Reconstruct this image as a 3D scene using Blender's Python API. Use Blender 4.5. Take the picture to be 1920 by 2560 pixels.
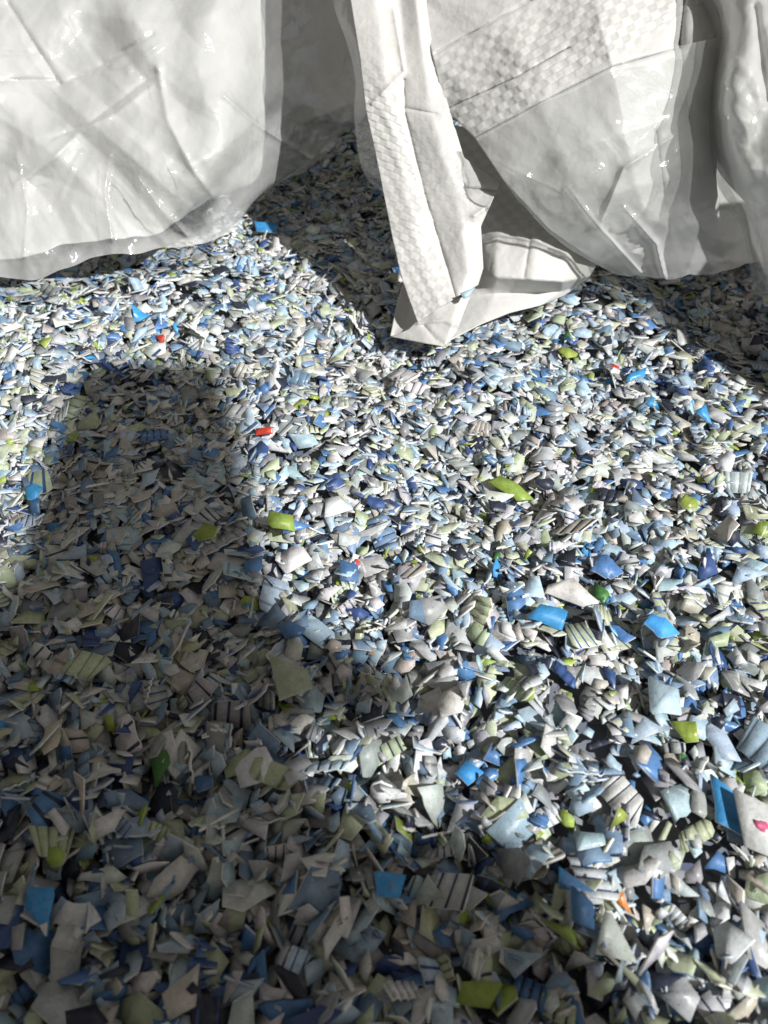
import bpy, math, random
import numpy as np

for o in list(bpy.data.objects):
    bpy.data.objects.remove(o)
rng = np.random.default_rng(20)
random.seed(20)
scene = bpy.context.scene
col = scene.collection

# ------------------------------------------------------------------ camera
CAM_H = 0.20
PITCH = math.radians(47.0)
ST, CT = math.sin(PITCH), math.cos(PITCH)
F = 1850.0                                   # focal length in pixels of the 1920 x 2560 photograph
cam_data = bpy.data.cameras.new('camera')
cam_data.sensor_fit = 'VERTICAL'
cam_data.lens = 6.86
cam_data.sensor_height = 6.86 * 2560 / F
cam_data.sensor_width = 6.86 * 1920 / F
cam_data.clip_start = 0.01
cam_data.clip_end = 100
cam_data.dof.use_dof = True
cam_data.dof.focus_distance = 0.275
cam_data.dof.aperture_fstop = 4.6
cam = bpy.data.objects.new('camera', cam_data)
cam.location = (0, 0, CAM_H)
cam.rotation_euler = (math.radians(90) - PITCH, 0, 0)
col.objects.link(cam)
scene.camera = cam

# ------------------------------------------------------------------ sky, sun, exposure
SUN = np.array([0.585, -0.44, 0.68]); SUN /= np.linalg.norm(SUN)
world = bpy.data.worlds.new('World'); scene.world = world
world.use_nodes = True
wn, wl = world.node_tree.nodes, world.node_tree.links
wn.clear()
sky = wn.new('ShaderNodeTexSky'); sky.sky_type = 'NISHITA'; sky.sun_disc = False
sky.sun_elevation = math.asin(SUN[2])
sky.sun_rotation = math.atan2(SUN[0], SUN[1])
sky.dust_density = 1.0; sky.air_density = 1.0
hs = wn.new('ShaderNodeHueSaturation'); hs.inputs['Saturation'].default_value = 0.05
bg = wn.new('ShaderNodeBackground'); bg.inputs['Strength'].default_value = 0.05
wo = wn.new('ShaderNodeOutputWorld')
warm = wn.new('ShaderNodeMix'); warm.data_type = 'RGBA'; warm.blend_type = 'MULTIPLY'; warm.inputs['Factor'].default_value = 1.0
warm.inputs['B'].default_value = (1.0, 0.92, 0.83, 1)       # hazy, warm daylight all round
wl.new(sky.outputs[0], hs.inputs['Color']); wl.new(hs.outputs[0], warm.inputs['A']); wl.new(warm.outputs['Result'], bg.inputs[0]); wl.new(bg.outputs[0], wo.inputs[0])
sun_data = bpy.data.lights.new('sun', 'SUN')
sun_data.energy = 5.0; sun_data.angle = math.radians(0.9); sun_data.color = (1.0, 0.988, 0.968)
sun = bpy.data.objects.new('sun', sun_data)
from mathutils import Vector
sun.rotation_euler = Vector(SUN).to_track_quat('Z', 'Y').to_euler()
sun.location = tuple(SUN * 2)
col.objects.link(sun)
vs = scene.view_settings
vs.view_transform = 'Standard'; vs.look = 'None'; vs.exposure = 0.42; vs.gamma = 1.0
vs.use_curve_mapping = False
scene.cycles.max_bounces = 8
scene.cycles.transparent_max_bounces = 12
scene.cycles.caustics_reflective = False
scene.cycles.caustics_refractive = False

# ------------------------------------------------------------------ helpers
def depth_at_ground(py, z=0.0):
    v = (np.asarray(py, float) - 1280) / F
    return (CAM_H - z) / (ST + v * CT)

def at(px, py, t):
    """point seen at pixel (px, py) of the photograph at camera depth t (metres)"""
    u = (np.asarray(px, float) - 960) / F
    v = (np.asarray(py, float) - 1280) / F
    t = np.asarray(t, float)
    return np.stack([u * t, t * (CT - v * ST), CAM_H - t * (ST + v * CT)], -1)

def ground(px, py, z=0.0):
    return at(px, py, depth_at_ground(py, z))

def project(P):
    P = np.asarray(P, float)
    d = P[..., 1] * CT + (CAM_H - P[..., 2]) * ST
    v = (-P[..., 1] * ST + (CAM_H - P[..., 2]) * CT) / d
    u = P[..., 0] / d
    return 960 + u * F, 1280 + v * F, d

def in_poly(x, y, poly):
    x = np.asarray(x, float); y = np.asarray(y, float)
    r = np.zeros(x.shape, bool)
    n = len(poly)
    for i in range(n):
        x0, y0 = poly[i]; x1, y1 = poly[(i + 1) % n]
        if y0 == y1:
            continue
        c = ((y0 > y) != (y1 > y)) & (x < (x1 - x0) * (y - y0) / (y1 - y0) + x0)
        r ^= c
    return r

def mesh_from(name, verts, faces, mat, parent=None, smooth=False, face_col=None, point_attr=None):
    """verts (n,3); faces: list of index arrays of equal width, or list of lists"""
    me = bpy.data.meshes.new(name)
    verts = np.asarray(verts, np.float32)
    if isinstance(faces, tuple):
        loops = faces[0].astype(np.int32); ln = faces[1]
        starts = np.concatenate([[0], np.cumsum(ln)[:-1]]).astype(np.int32); nf = len(ln)
    elif isinstance(faces, np.ndarray):
        nf, w = faces.shape
        loops = faces.ravel().astype(np.int32)
        starts = np.arange(nf, dtype=np.int32) * w
    else:
        loops = np.array([i for f in faces for i in f], np.int32)
        ln = np.array([len(f) for f in faces], np.int32)
        starts = np.concatenate([[0], np.cumsum(ln)[:-1]]).astype(np.int32)
        nf = len(faces)
    me.vertices.add(len(verts)); me.vertices.foreach_set('co', verts.ravel())
    me.loops.add(len(loops)); me.loops.foreach_set('vertex_index', loops)
    me.polygons.add(nf); me.polygons.foreach_set('loop_start', starts)
    if smooth:
        me.polygons.foreach_set('use_smooth', np.ones(nf, bool))
    me.update(calc_edges=True)
    if face_col is not None:
        a = me.attributes.new('col', 'FLOAT_COLOR', 'FACE')
        fc = np.ones((nf, 4), np.float32); fc[:, :3] = face_col
        a.data.foreach_set('color', fc.ravel())
    if point_attr is not None:
        for k, arr in point_attr.items():
            a = me.attributes.new(k, 'FLOAT', 'POINT')
            a.data.foreach_set('value', np.asarray(arr, np.float32).ravel())
    me.materials.append(mat)
    o = bpy.data.objects.new(name, me)
    col.objects.link(o)
    if parent is not None:
        o.parent = parent
    return o

def thing(name, label, cat, loc=(0, 0, 0), group=None):
    o = bpy.data.objects.new(name, None); o.location = loc; o.empty_display_size = 0.02
    col.objects.link(o); tag(o, label, cat, group)
    return o

def tag(o, label, cat, group=None):
    o['label'] = label; o['category'] = cat
    if group:
        o['group'] = group

# ------------------------------------------------------------------ materials
def new_mat(name):
    m = bpy.data.materials.new(name); m.use_nodes = True
    n = m.node_tree.nodes; l = m.node_tree.links; n.clear()
    return m, n, l

def flake_material():
    m, n, l = new_mat('flake_plastic')
    out = n.new('ShaderNodeOutputMaterial')
    b = n.new('ShaderNodeBsdfPrincipled')
    at_ = n.new('ShaderNodeAttribute'); at_.attribute_name = 'col'
    tc = n.new('ShaderNodeNewGeometry')
    ns = n.new('ShaderNodeTexNoise'); ns.inputs['Scale'].default_value = 420; ns.inputs['Detail'].default_value = 5
    ns.inputs['Roughness'].default_value = 0.65
    l.new(tc.outputs['Position'], ns.inputs['Vector'])
    mr = n.new('ShaderNodeMapRange'); mr.inputs['From Min'].default_value = 0.3; mr.inputs['From Max'].default_value = 0.7
    mr.inputs['To Min'].default_value = 0.80; mr.inputs['To Max'].default_value = 1.12
    l.new(ns.outputs['Fac'], mr.inputs['Value'])
    sp = n.new('ShaderNodeTexNoise'); sp.inputs['Scale'].default_value = 1900; sp.inputs['Detail'].default_value = 2
    l.new(tc.outputs['Position'], sp.inputs['Vector'])
    mr2 = n.new('ShaderNodeMapRange'); mr2.inputs['From Min'].default_value = 0.30; mr2.inputs['From Max'].default_value = 0.42
    mr2.inputs['To Min'].default_value = 0.72; mr2.inputs['To Max'].default_value = 1.0
    l.new(sp.outputs['Fac'], mr2.inputs['Value'])
    mu = n.new('ShaderNodeMath'); mu.operation = 'MULTIPLY'
    l.new(mr.outputs[0], mu.inputs[0]); l.new(mr2.outputs[0], mu.inputs[1])
    mx = n.new('ShaderNodeMix'); mx.data_type = 'RGBA'; mx.blend_type = 'MULTIPLY'; mx.inputs['Factor'].default_value = 1.0
    l.new(at_.outputs['Color'], mx.inputs['A']); l.new(mu.outputs[0], mx.inputs['B'])
    l.new(mx.outputs['Result'], b.inputs['Base Color'])
    rn = n.new('ShaderNodeTexNoise'); rn.inputs['Scale'].default_value = 130; rn.inputs['Detail'].default_value = 1
    l.new(tc.outputs['Position'], rn.inputs['Vector'])
    rr = n.new('ShaderNodeMapRange'); rr.inputs['From Min'].default_value = 0.35; rr.inputs['From Max'].default_value = 0.65
    rr.inputs['To Min'].default_value = 0.26; rr.inputs['To Max'].default_value = 0.62
    l.new(rn.outputs['Fac'], rr.inputs['Value']); l.new(rr.outputs[0], b.inputs['Roughness'])
    b.inputs['Specular IOR Level'].default_value = 0.42
    bp = n.new('ShaderNodeBump'); bp.inputs['Strength'].default_value = 0.35; bp.inputs['Distance'].default_value = 0.0006
    l.new(ns.outputs['Fac'], bp.inputs['Height']); l.new(bp.outputs[0], b.inputs['Normal'])
    l.new(b.outputs[0], out.inputs[0])
    return m

def bed_material():
    m, n, l = new_mat('bed_chips')
    out = n.new('ShaderNodeOutputMaterial'); b = n.new('ShaderNodeBsdfPrincipled')
    tc = n.new('ShaderNodeNewGeometry')
    vo = n.new('ShaderNodeTexVoronoi'); vo.inputs['Scale'].default_value = 180
    l.new(tc.outputs['Position'], vo.inputs['Vector'])
    cr = n.new('ShaderNodeValToRGB')
    cr.color_ramp.elements[0].color = (0.05, 0.07, 0.13, 1); cr.color_ramp.elements[1].color = (0.3, 0.31, 0.3, 1)
    l.new(vo.outputs['Color'], cr.inputs[0]); l.new(cr.outputs[0], b.inputs['Base Color'])
    b.inputs['Roughness'].default_value = 0.8
    l.new(b.outputs[0], out.inputs[0])
    return m

def woven_material(name, base, trans=0.25):
    """white laminated woven polypropylene: the tape height is in the mesh, here only its tone"""
    m, n, l = new_mat(name)
    out = n.new('ShaderNodeOutputMaterial')
    b = n.new('ShaderNodeBsdfPrincipled')
    tr = n.new('ShaderNodeBsdfTranslucent')
    ms = n.new('ShaderNodeMixShader'); ms.inputs[0].default_value = trans
    w = n.new('ShaderNodeAttribute'); w.attribute_name = 'weave'
    g = n.new('ShaderNodeNewGeometry')
    ns = n.new('ShaderNodeTexNoise'); ns.inputs['Scale'].default_value = 60; ns.inputs['Detail'].default_value = 6
    l.new(g.outputs['Position'], ns.inputs['Vector'])
    mr = n.new('ShaderNodeMapRange'); mr.inputs['From Min'].default_value = -1; mr.inputs['From Max'].default_value = 1
    mr.inputs['To Min'].default_value = 0.88; mr.inputs['To Max'].default_value = 1.04
    l.new(w.outputs['Fac'], mr.inputs['Value'])
    mr2 = n.new('ShaderNodeMapRange'); mr2.inputs['From Min'].default_value = 0.3; mr2.inputs['From Max'].default_value = 0.7
    mr2.inputs['To Min'].default_value = 0.94; mr2.inputs['To Max'].default_value = 1.03
    l.new(ns.outputs['Fac'], mr2.inputs['Value'])
    mu = n.new('ShaderNodeMath'); mu.operation = 'MULTIPLY'
    l.new(mr.outputs[0], mu.inputs[0]); l.new(mr2.outputs[0], mu.inputs[1])
    mx = n.new('ShaderNodeMix'); mx.data_type = 'RGBA'; mx.blend_type = 'MULTIPLY'; mx.inputs['Factor'].default_value = 1.0
    mx.inputs['A'].default_value = (*base, 1)
    l.new(mu.outputs[0], mx.inputs['B'])
    l.new(mx.outputs['Result'], b.inputs['Base Color']); l.new(mx.outputs['Result'], tr.inputs['Color'])
    b.inputs['Roughness'].default_value = 0.42
    b.inputs['Specular IOR Level'].default_value = 0.45
    n2 = n.new('ShaderNodeTexNoise'); n2.inputs['Scale'].default_value = 260; n2.inputs['Detail'].default_value = 5
    l.new(g.outputs['Position'], n2.inputs['Vector'])
    bp = n.new('ShaderNodeBump'); bp.inputs['Strength'].default_value = 0.4; bp.inputs['Distance'].default_value = 0.0012
    l.new(n2.outputs['Fac'], bp.inputs['Height'])
    l.new(bp.outputs[0], b.inputs['Normal'])
    l.new(b.outputs[0], ms.inputs[1]); l.new(tr.outputs[0], ms.inputs[2]); l.new(ms.outputs[0], out.inputs[0])
    return m

def film_material(name, cloud, base=(0.90, 0.91, 0.91)):
    """clear to milky polythene liner"""
    m, n, l = new_mat(name)
    out = n.new('ShaderNodeOutputMaterial')
    tp = n.new('ShaderNodeBsdfTransparent'); tp.inputs[0].default_value = (0.97, 0.98, 0.98, 1)
    df = n.new('ShaderNodeBsdfDiffuse'); df.inputs[0].default_value = (*base, 1)
    tr = n.new('ShaderNodeBsdfTranslucent'); tr.inputs[0].default_value = (*base, 1)
    m1 = n.new('ShaderNodeMixShader'); m1.inputs[0].default_value = 0.3
    l.new(df.outputs[0], m1.inputs[1]); l.new(tr.outputs[0], m1.inputs[2])
    g = n.new('ShaderNodeNewGeometry')
    ns = n.new('ShaderNodeTexNoise'); ns.inputs['Scale'].default_value = 30; ns.inputs['Detail'].default_value = 5
    l.new(g.outputs['Position'], ns.inputs['Vector'])
    mr = n.new('ShaderNodeMapRange'); mr.inputs['From Min'].default_value = 0.3; mr.inputs['From Max'].default_value = 0.7
    mr.inputs['To Min'].default_value = cloud * 0.75; mr.inputs['To Max'].default_value = min(1, cloud * 1.2)
    l.new(ns.outputs['Fac'], mr.inputs['Value'])
    ca = n.new('ShaderNodeAttribute'); ca.attribute_name = 'cloud'
    cm = n.new('ShaderNodeMath'); cm.operation = 'ADD'; cm.use_clamp = True
    l.new(mr.outputs[0], cm.inputs[0]); l.new(ca.outputs['Fac'], cm.inputs[1])
    m2 = n.new('ShaderNodeMixShader')
    l.new(cm.outputs[0], m2.inputs[0]); l.new(tp.outputs[0], m2.inputs[1]); l.new(m1.outputs[0], m2.inputs[2])
    gl = n.new('ShaderNodeBsdfGlossy'); gl.inputs['Roughness'].default_value = 0.10
    lw = n.new('ShaderNodeLayerWeight'); lw.inputs['Blend'].default_value = 0.5
    pw = n.new('ShaderNodeMath'); pw.operation = 'POWER'; pw.inputs[1].default_value = 4.0
    fr = n.new('ShaderNodeMath'); fr.operation = 'MULTIPLY_ADD'; fr.inputs[1].default_value = 0.75; fr.inputs[2].default_value = 0.085
    l.new(lw.outputs['Facing'], pw.inputs[0]); l.new(pw.outputs[0], fr.inputs[0])
    n2 = n.new('ShaderNodeTexNoise'); n2.inputs['Scale'].default_value = 190; n2.inputs['Detail'].default_value = 4
    l.new(g.outputs['Position'], n2.inputs['Vector'])
    bp = n.new('ShaderNodeBump'); bp.inputs['Strength'].default_value = 0.45; bp.inputs['Distance'].default_value = 0.0012
    l.new(n2.outputs['Fac'], bp.inputs['Height'])
    l.new(bp.outputs[0], gl.inputs['Normal']); l.new(bp.outputs[0], lw.inputs['Normal'])
    m3 = n.new('ShaderNodeMixShader')
    l.new(fr.outputs[0], m3.inputs[0]); l.new(m2.outputs[0], m3.inputs[1]); l.new(gl.outputs[0], m3.inputs[2])
    l.new(m3.outputs[0], out.inputs[0])
    return m

M_FLAKE = flake_material()
M_BED = bed_material()
M_WOVEN = woven_material('woven_polypropylene', (0.64, 0.637, 0.615))
M_OCCLUDER = woven_material('added_occluder', (0.05, 0.052, 0.055), 0.0)  # dark and opaque, for the added shadow caster
M_WOVEN_OPAQUE = woven_material('woven_polypropylene_opaque', (0.64, 0.637, 0.615), 0.0)  # made opaque so the added side sheet blocks the sun
M_FILM = film_material('liner_polythene', 0.16)

# ------------------------------------------------------------------ the bed under the flakes
GX0, GX1, GY0, GY1 = -0.50, 0.50, -0.06, 0.74
CELL = 0.001
NX, NY = int((GX1 - GX0) / CELL), int((GY1 - GY0) / CELL)

def bed_height(x, y):
    return (0.0045 * np.sin(x * 31 + 1.3 + 2 * np.sin(y * 9)) * np.cos(y * 27 + 0.6)
            + 0.003 * np.sin(x * 63 + y * 41) - 0.006)

gx = np.linspace(-1.2, 1.2, 121); gy = np.linspace(-0.9, 1.5, 121)
XX, YY = np.meshgrid(gx, gy)
inside = np.clip(1 - np.maximum(np.abs(XX) - 0.5, 0) / 0.1, 0, 1)
ZZ = bed_height(XX, YY) * inside - 0.004
idx = np.arange(121 * 121).reshape(121, 121)
fq = np.stack([idx[:-1, :-1], idx[:-1, 1:], idx[1:, 1:], idx[1:, :-1]], -1).reshape(-1, 4)
bed = mesh_from('ground', np.stack([XX, YY, ZZ], -1).reshape(-1, 3), fq, M_BED, smooth=True)
bed['kind'] = 'structure'

# ------------------------------------------------------------------ the flakes
PAL = {   # name: (weight, albedo)
    'off-white':   (16, (0.58, 0.595, 0.59)),
    'pale grey':   (22, (0.41, 0.435, 0.445)),
    'beige grey':  (10, (0.40, 0.38, 0.335)),
    'grey':        (12, (0.25, 0.265, 0.275)),
    'pale blue':   (18, (0.34, 0.45, 0.54)),
    'slate blue':  (9, (0.16, 0.24, 0.34)),
    'blue':        (5, (0.075, 0.175, 0.36)),
    'deep blue':   (3.5, (0.04, 0.08, 0.21)),
    'navy':        (5.5, (0.025, 0.03, 0.05)),
    'pale green':  (9, (0.38, 0.43, 0.30)),
    'lime green':  (2.9, (0.25, 0.33, 0.065)),
    'sky blue':    (0.5, (0.05, 0.28, 0.58)),
    'red':         (0.0, (0.55, 0.06, 0.035)),
    'orange':      (0.0, (0.58, 0.19, 0.03)),
    'green':       (0.15, (0.05, 0.16, 0.04)),
}
PN = list(PAL); PW = np.array([PAL[k][0] for k in PN], float); PW /= PW.sum()

def cut_outline(a, b, kind, rnd):
    """straight-cut convex outline as slices: x, lower y, upper y"""
    if kind == 'triangle':
        ang = np.array([0.1, 2.2, 4.3]) + rnd.uniform(-.2, .2, 3)
    elif kind == 'box':
        ang = np.array([.7, 2.45, 3.85, 5.6]) + rnd.uniform(-.12, .12, 4)
    else:
        n = rnd.choice([3, 4, 4, 4, 4, 5, 5, 5, 6])
        ang = (np.arange(n) + rnd.uniform(-.36, .36, n)) * 2 * math.pi / n + rnd.uniform(0, 6.28)
    P = np.stack([np.cos(ang), np.sin(ang)], 1)
    P = (P - (P.max(0) + P.min(0)) / 2) / ((P.max(0) - P.min(0)) / 2) * np.array([a, b])
    n = len(P)
    cuts = sorted(P[:, 0].tolist() + (rnd.uniform(-.8, .8, 2) * a).tolist())
    xs = [cuts[0]]
    for c in cuts[1:]:
        if c - xs[-1] > .08 * a:
            xs.append(c)
    xs[-1] = a
    xs = np.array(xs)
    lo = np.full(len(xs), 1e9); hi = np.full(len(xs), -1e9)
    for i in range(n):
        (x0, y0), (x1, y1) = P[i], P[(i + 1) % n]
        if abs(x1 - x0) < 1e-9:
            continue
        m = (xs >= min(x0, x1) - 1e-6) & (xs <= max(x0, x1) + 1e-6)
        yy = y0 + (y1 - y0) * (xs - x0) / (x1 - x0)
        lo[m] = np.minimum(lo[m], yy[m]); hi[m] = np.maximum(hi[m], yy[m])
    bad = lo > hi
    lo[bad] = 0; hi[bad] = 0
    # chipped edges
    if rnd.random() < .6:
        lo = lo * (1 + rnd.uniform(-.26, .06, len(xs))); hi = hi * (1 + rnd.uniform(-.26, .06, len(xs)))
    m_ = (hi - lo) < b * .06
    hi = np.where(m_, hi + b * .03, hi); lo = np.where(m_, lo - b * .03, lo)
    return xs, lo, hi

def unit_polygon(rnd):
    n = rnd.choice([3, 4, 4, 4, 4, 5, 5, 5, 6])
    ang = (np.arange(n) + rnd.uniform(-.36, .36, n)) * 2 * math.pi / n + rnd.uniform(0, 6.28)
    P = np.stack([np.cos(ang), np.sin(ang)], 1)
    P = (P - (P.max(0) + P.min(0)) / 2) / ((P.max(0) - P.min(0)) / 2)
    r_ = list(range(n))
    faces = [tuple(r_), tuple(2 * n - 1 - i for i in r_)] + [(i, n + i, n + (i + 1) % n, (i + 1) % n) for i in r_]
    ln = np.array([n, n] + [4] * n)
    return P, np.array([v for f in faces for v in f]), ln
POLYGONS = [unit_polygon(rng) for _ in range(1500)]
OUTLINES = [cut_outline(1.0, 1.0, 'any', rng) for _ in range(1500)]

def flake_shape(a, b, ribbed, rnd, th, color_name, kind='any', bend=None):
    """local mesh of one flake cut in strips along x: verts, faces, face colours"""
    c0 = np.array(PAL[color_name][1]) * rnd.uniform(0.86, 1.14)
    c0 = np.clip(c0 * rnd.uniform(0.95, 1.05, 3), 0.01, 0.85)
    pale = c0.mean() > 0.3
    edge = np.clip(c0 * 0.45 + np.array([0.42, 0.42, 0.40]), 0, 0.8) if (pale or rnd.random() < .35) else np.clip(c0 * 1.25, 0, .8)
    back = c0 if rnd.random() < .5 else np.array([0.6, 0.6, 0.57])
    if not ribbed and kind == 'any' and a < .0034:
        P, loops, ln = POLYGONS[rnd.integers(0, len(POLYGONS))]
        n = len(P)
        V = np.zeros((2 * n, 3))
        V[:n, 0] = V[n:, 0] = P[:, 0] * a; V[:n, 1] = V[n:, 1] = P[:, 1] * b
        V[:n, 2] = rnd.normal(0, .05, n) * b
        V[n:, 2] = V[:n, 2] - th
        fcol = np.empty((n + 2, 3)); fcol[:] = edge; fcol[0] = c0; fcol[1] = back
        return V, loops, ln, fcol
    if ribbed:
        per = rnd.integers(2, 5)
        xs = []; zs = []
        rise = th * rnd.uniform(0.3, 0.8); d1, d2, d3 = rnd.uniform(.3, .62), rnd.uniform(.05, .12), rnd.uniform(.12, .26)
        w = 1.0 / per
        for p in range(per):
            xs += [p * w, p * w + d1 * w, p * w + (d1 + d2) * w, p * w + (d1 + d2 + d3) * w]
            zs += [rise, rise, 0, 0]
        xs.append(1.0); zs.append(rise if rnd.random() < .5 else 0)
        xs = np.array(xs) * 2 * a - a; zs = np.array(zs)
    else:
        if kind == 'any':
            xs, lo, hi = OUTLINES[rnd.integers(0, len(OUTLINES))]
            xs = xs * a; lo = lo * b; hi = hi * b
            if rnd.random() < .5:
                lo, hi = -hi, -lo
        else:
            xs, lo, hi = cut_outline(a, b, kind, rnd)
        zs = np.zeros(len(xs))
    k = len(xs) - 1
    s = (xs + a) / (2 * a)
    if ribbed:
        e0, e1 = rnd.uniform(0.6, 1, 2)
        env = np.minimum(1, np.minimum(e0 + s * 2.6, e1 + (1 - s) * 2.6))
        hi = b * env; lo = -b * env
        sh = rnd.uniform(-.5, .5) * b
        hi = hi + sh * (s - .5); lo = lo + sh * (s - .5)
        sk0, sk1 = rnd.uniform(-.35, .35, 2) * b * 1.2
        skew = sk0 * (1 - s) ** 3 + sk1 * s ** 3
        xh, xl = xs + skew, xs - skew
    else:
        xh = xl = xs
    cur = (rnd.normal(0, .03 if rnd.random() < .94 else .14) if bend is None else bend) / a
    tw = rnd.normal(0, .04)
    def zf(x, y, z):
        return z + cur * (x * x - a * a * .33) + tw * x * y / a
    n1 = k + 1
    top = np.concatenate([np.stack([xl, lo, zf(xl, lo, zs)], 1), np.stack([xh, hi, zf(xh, hi, zs)], 1)])
    bot = top.copy(); bot[:, 2] -= th
    if ribbed:
        bot[:, 2] -= np.concatenate([zs, zs]) * .0
    V = np.concatenate([top, bot]); o = 2 * n1
    fc = []; fcol = []
    stripe = None
    if ribbed:
        r = rnd.random()
        stripe = (np.array([0.03, 0.035, 0.07]) if r < .35 else np.array(PAL['deep blue'][1]) if r < .5 else c0 * .55)
    second = None
    if not ribbed and rnd.random() < .14:
        second = np.array(PAL[['blue', 'slate blue', 'off-white', 'navy', 'pale green'][rnd.integers(0, 5)]][1])
        split = rnd.integers(0, k)
    for i in range(k):
        fc.append((i, i + 1, n1 + i + 1, n1 + i))
        if second is not None and i >= split:
            fcol.append(second); continue
        if ribbed and i % 4 == 2:
            fcol.append(stripe)
        else:
            fcol.append(c0)
    for i in range(k):
        fc.append((o + i, o + n1 + i, o + n1 + i + 1, o + i + 1)); fcol.append(back)
    for i in range(k):
        fc.append((i, o + i, o + i + 1, i + 1)); fcol.append(edge)
        fc.append((n1 + i, n1 + i + 1, o + n1 + i + 1, o + n1 + i)); fcol.append(edge)
    fc.append((0, n1, o + n1, o)); fcol.append(edge)
    fc.append((k, o + k, o + n1 + k, n1 + k)); fcol.append(edge)
    return V, np.array(fc).ravel(), np.full(len(fc), 4), np.array(fcol)

xc = GX0 + (np.arange(NX) + .5) * CELL; yc = GY0 + (np.arange(NY) + .5) * CELL
H = bed_height(*np.meshgrid(xc, yc)).astype(np.float64)      # height map [iy, ix]
flakes = []          # dicts

def cell(x, y):
    ix = ((x - GX0) / CELL).astype(int); iy = ((y - GY0) / CELL).astype(int)
    return np.minimum(np.maximum(iy, 0), NY - 1), np.minimum(np.maximum(ix, 0), NX - 1)

ELL = {}
def settle(x, y, a, b, yaw, tilt, th, q=0.8, follow=0.8, given=None):
    c, s = math.cos(yaw), math.sin(yaw)
    if given is None:
        px = np.array([x + a * c * .7, x - a * c * .7, x - b * s * .7, x + b * s * .7, x])
        py = np.array([y + a * s * .7, y - a * s * .7, y + b * c * .7, y - b * c * .7, y])
        h = H[cell(px, py)]
        g1 = (h[0] - h[1]) / (1.4 * a) * follow + tilt[0]; g2 = (h[2] - h[3]) / (1.4 * b) * follow + tilt[1]
        g1 = max(-2.2, min(2.2, g1)); g2 = max(-2.2, min(2.2, g2))
    else:
        g1 = given[0] * c + given[1] * s; g2 = -given[0] * s + given[1] * c
    # e1 lies along the yaw direction with slope g1
    gxw = g1 * c - g2 * s; gyw = g1 * s + g2 * c
    n = np.array([-gxw, -gyw, 1.0]); n /= math.sqrt(n @ n)
    e1 = np.array([c, s, g1]); e1 /= math.sqrt(e1 @ e1)
    e2 = np.array([n[1] * e1[2] - n[2] * e1[1], n[2] * e1[0] - n[0] * e1[2], n[0] * e1[1] - n[1] * e1[0]])
    na = max(3, int(2 * a * .9 / CELL)); nb = max(3, int(2 * b * .85 / CELL))
    la = np.linspace(-a * .9, a * .9, na); lb = np.linspace(-b * .85, b * .85, nb)
    key_ = (na, nb)
    if key_ not in ELL:
        u_, w_ = np.meshgrid(np.linspace(-1, 1, na), np.linspace(-1, 1, nb), indexing='ij')
        ELL[key_] = (u_ ** 2 + w_ ** 2 < 1.05).ravel()
    el = ELL[key_]
    ox = (la[:, None] * e1[0] + lb[None, :] * e2[0]).ravel()[el]
    oy = (la[:, None] * e1[1] + lb[None, :] * e2[1]).ravel()[el]
    oz = (la[:, None] * e1[2] + lb[None, :] * e2[2]).ravel()[el]
    ci = cell(x + ox, y + oy)
    d = H[ci] - oz
    k = int(q * (len(d) - 1))
    z0 = np.partition(d, k)[k] + th * .5
    H[ci] = np.maximum(H[ci], z0 + oz + th * .5)
    return z0, e1, e2, n, ox, oy, oz

def add_flake(x, y, a, b, yaw, tilt, th, cname, ribbed, q=.8, follow=.8, given=None, kind='any', bend=None, special=None):
    z0, e1, e2, n, ox, oy, oz = settle(x, y, a, b, yaw, tilt, th, q, follow, given)
    flakes.append(dict(p=(x, y, z0), R=np.stack([e1, e2, n], 1), a=a, b=b, th=th, c=cname, r=ribbed,
                       kind=kind, bend=bend, special=special, s=np.stack([ox + x, oy + y, oz + z0 + th * .5], 1)[::2]))

# where flakes are needed: what the frame shows, with a margin
N_FLAKES = 54000
def wanted(x, y):
    half = 0.075 + 0.62 * np.maximum(y + .05, 0)
    return (np.abs(x) < half + .02) & (y < 0.66) & (y > -.03)
cand = []
while len(cand) < N_FLAKES:
    y = GY0 + .01 + rng.random(20000) * (GY1 - GY0 - .02); x = GX0 + .01 + rng.random(20000) * (GX1 - GX0 - .02)
    # fewer behind the sacks
    keep = wanted(x, y) & ((y < .42) | ((x > -.17) & (x < .05)) | (rng.random(20000) < .3)) & ((y < .2) | (rng.random(20000) < .78))
    cand.extend(np.stack([x[keep], y[keep]], 1).tolist())
cand = np.array(cand)
cnames = rng.choice(len(PN), size=N_FLAKES, p=PW)
for i in range(N_FLAKES):
    # two places drawn, the lower one taken: hollows fill first
    j = rng.integers(0, len(cand))
    p0 = cand[i]; p1 = cand[j]
    h0 = H[cell(np.array([p0[0], p1[0]]), np.array([p0[1], p1[1]]))]
    x, y = p0 if h0[0] <= h0[1] + .004 else p1
    nr_ = min(1, max(0, (.21 - y) / .14))
    a = float(np.clip(rng.lognormal(math.log(.0033 + .0004 * nr_), .38), .0010 + .0003 * nr_, .0066))
    late = i > N_FLAKES * .55
    b = a * rng.uniform(.34, .88)
    if rng.random() < .07:
        b = a * rng.uniform(.12, .25)
    th = rng.uniform(.0004, .0008)
    st = (.12 + .11 * nr_) if rng.random() > (.045 + .06 * nr_) else .8
    tilt = (rng.normal(0, st), rng.normal(0, st))
    rb = (rng.random() < .11) and a > .0024
    cn_ = PN[cnames[i]]
    if cn_ in ('lime green', 'sky blue', 'green') and (rb or a > .0042):
        cn_ = 'pale green' if cn_ == 'lime green' else 'slate blue'
    add_flake(x, y, a, b, rng.uniform(0, 2 * math.pi), tilt, th, cn_, rb, q=.80 + .12 * nr_)

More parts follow.
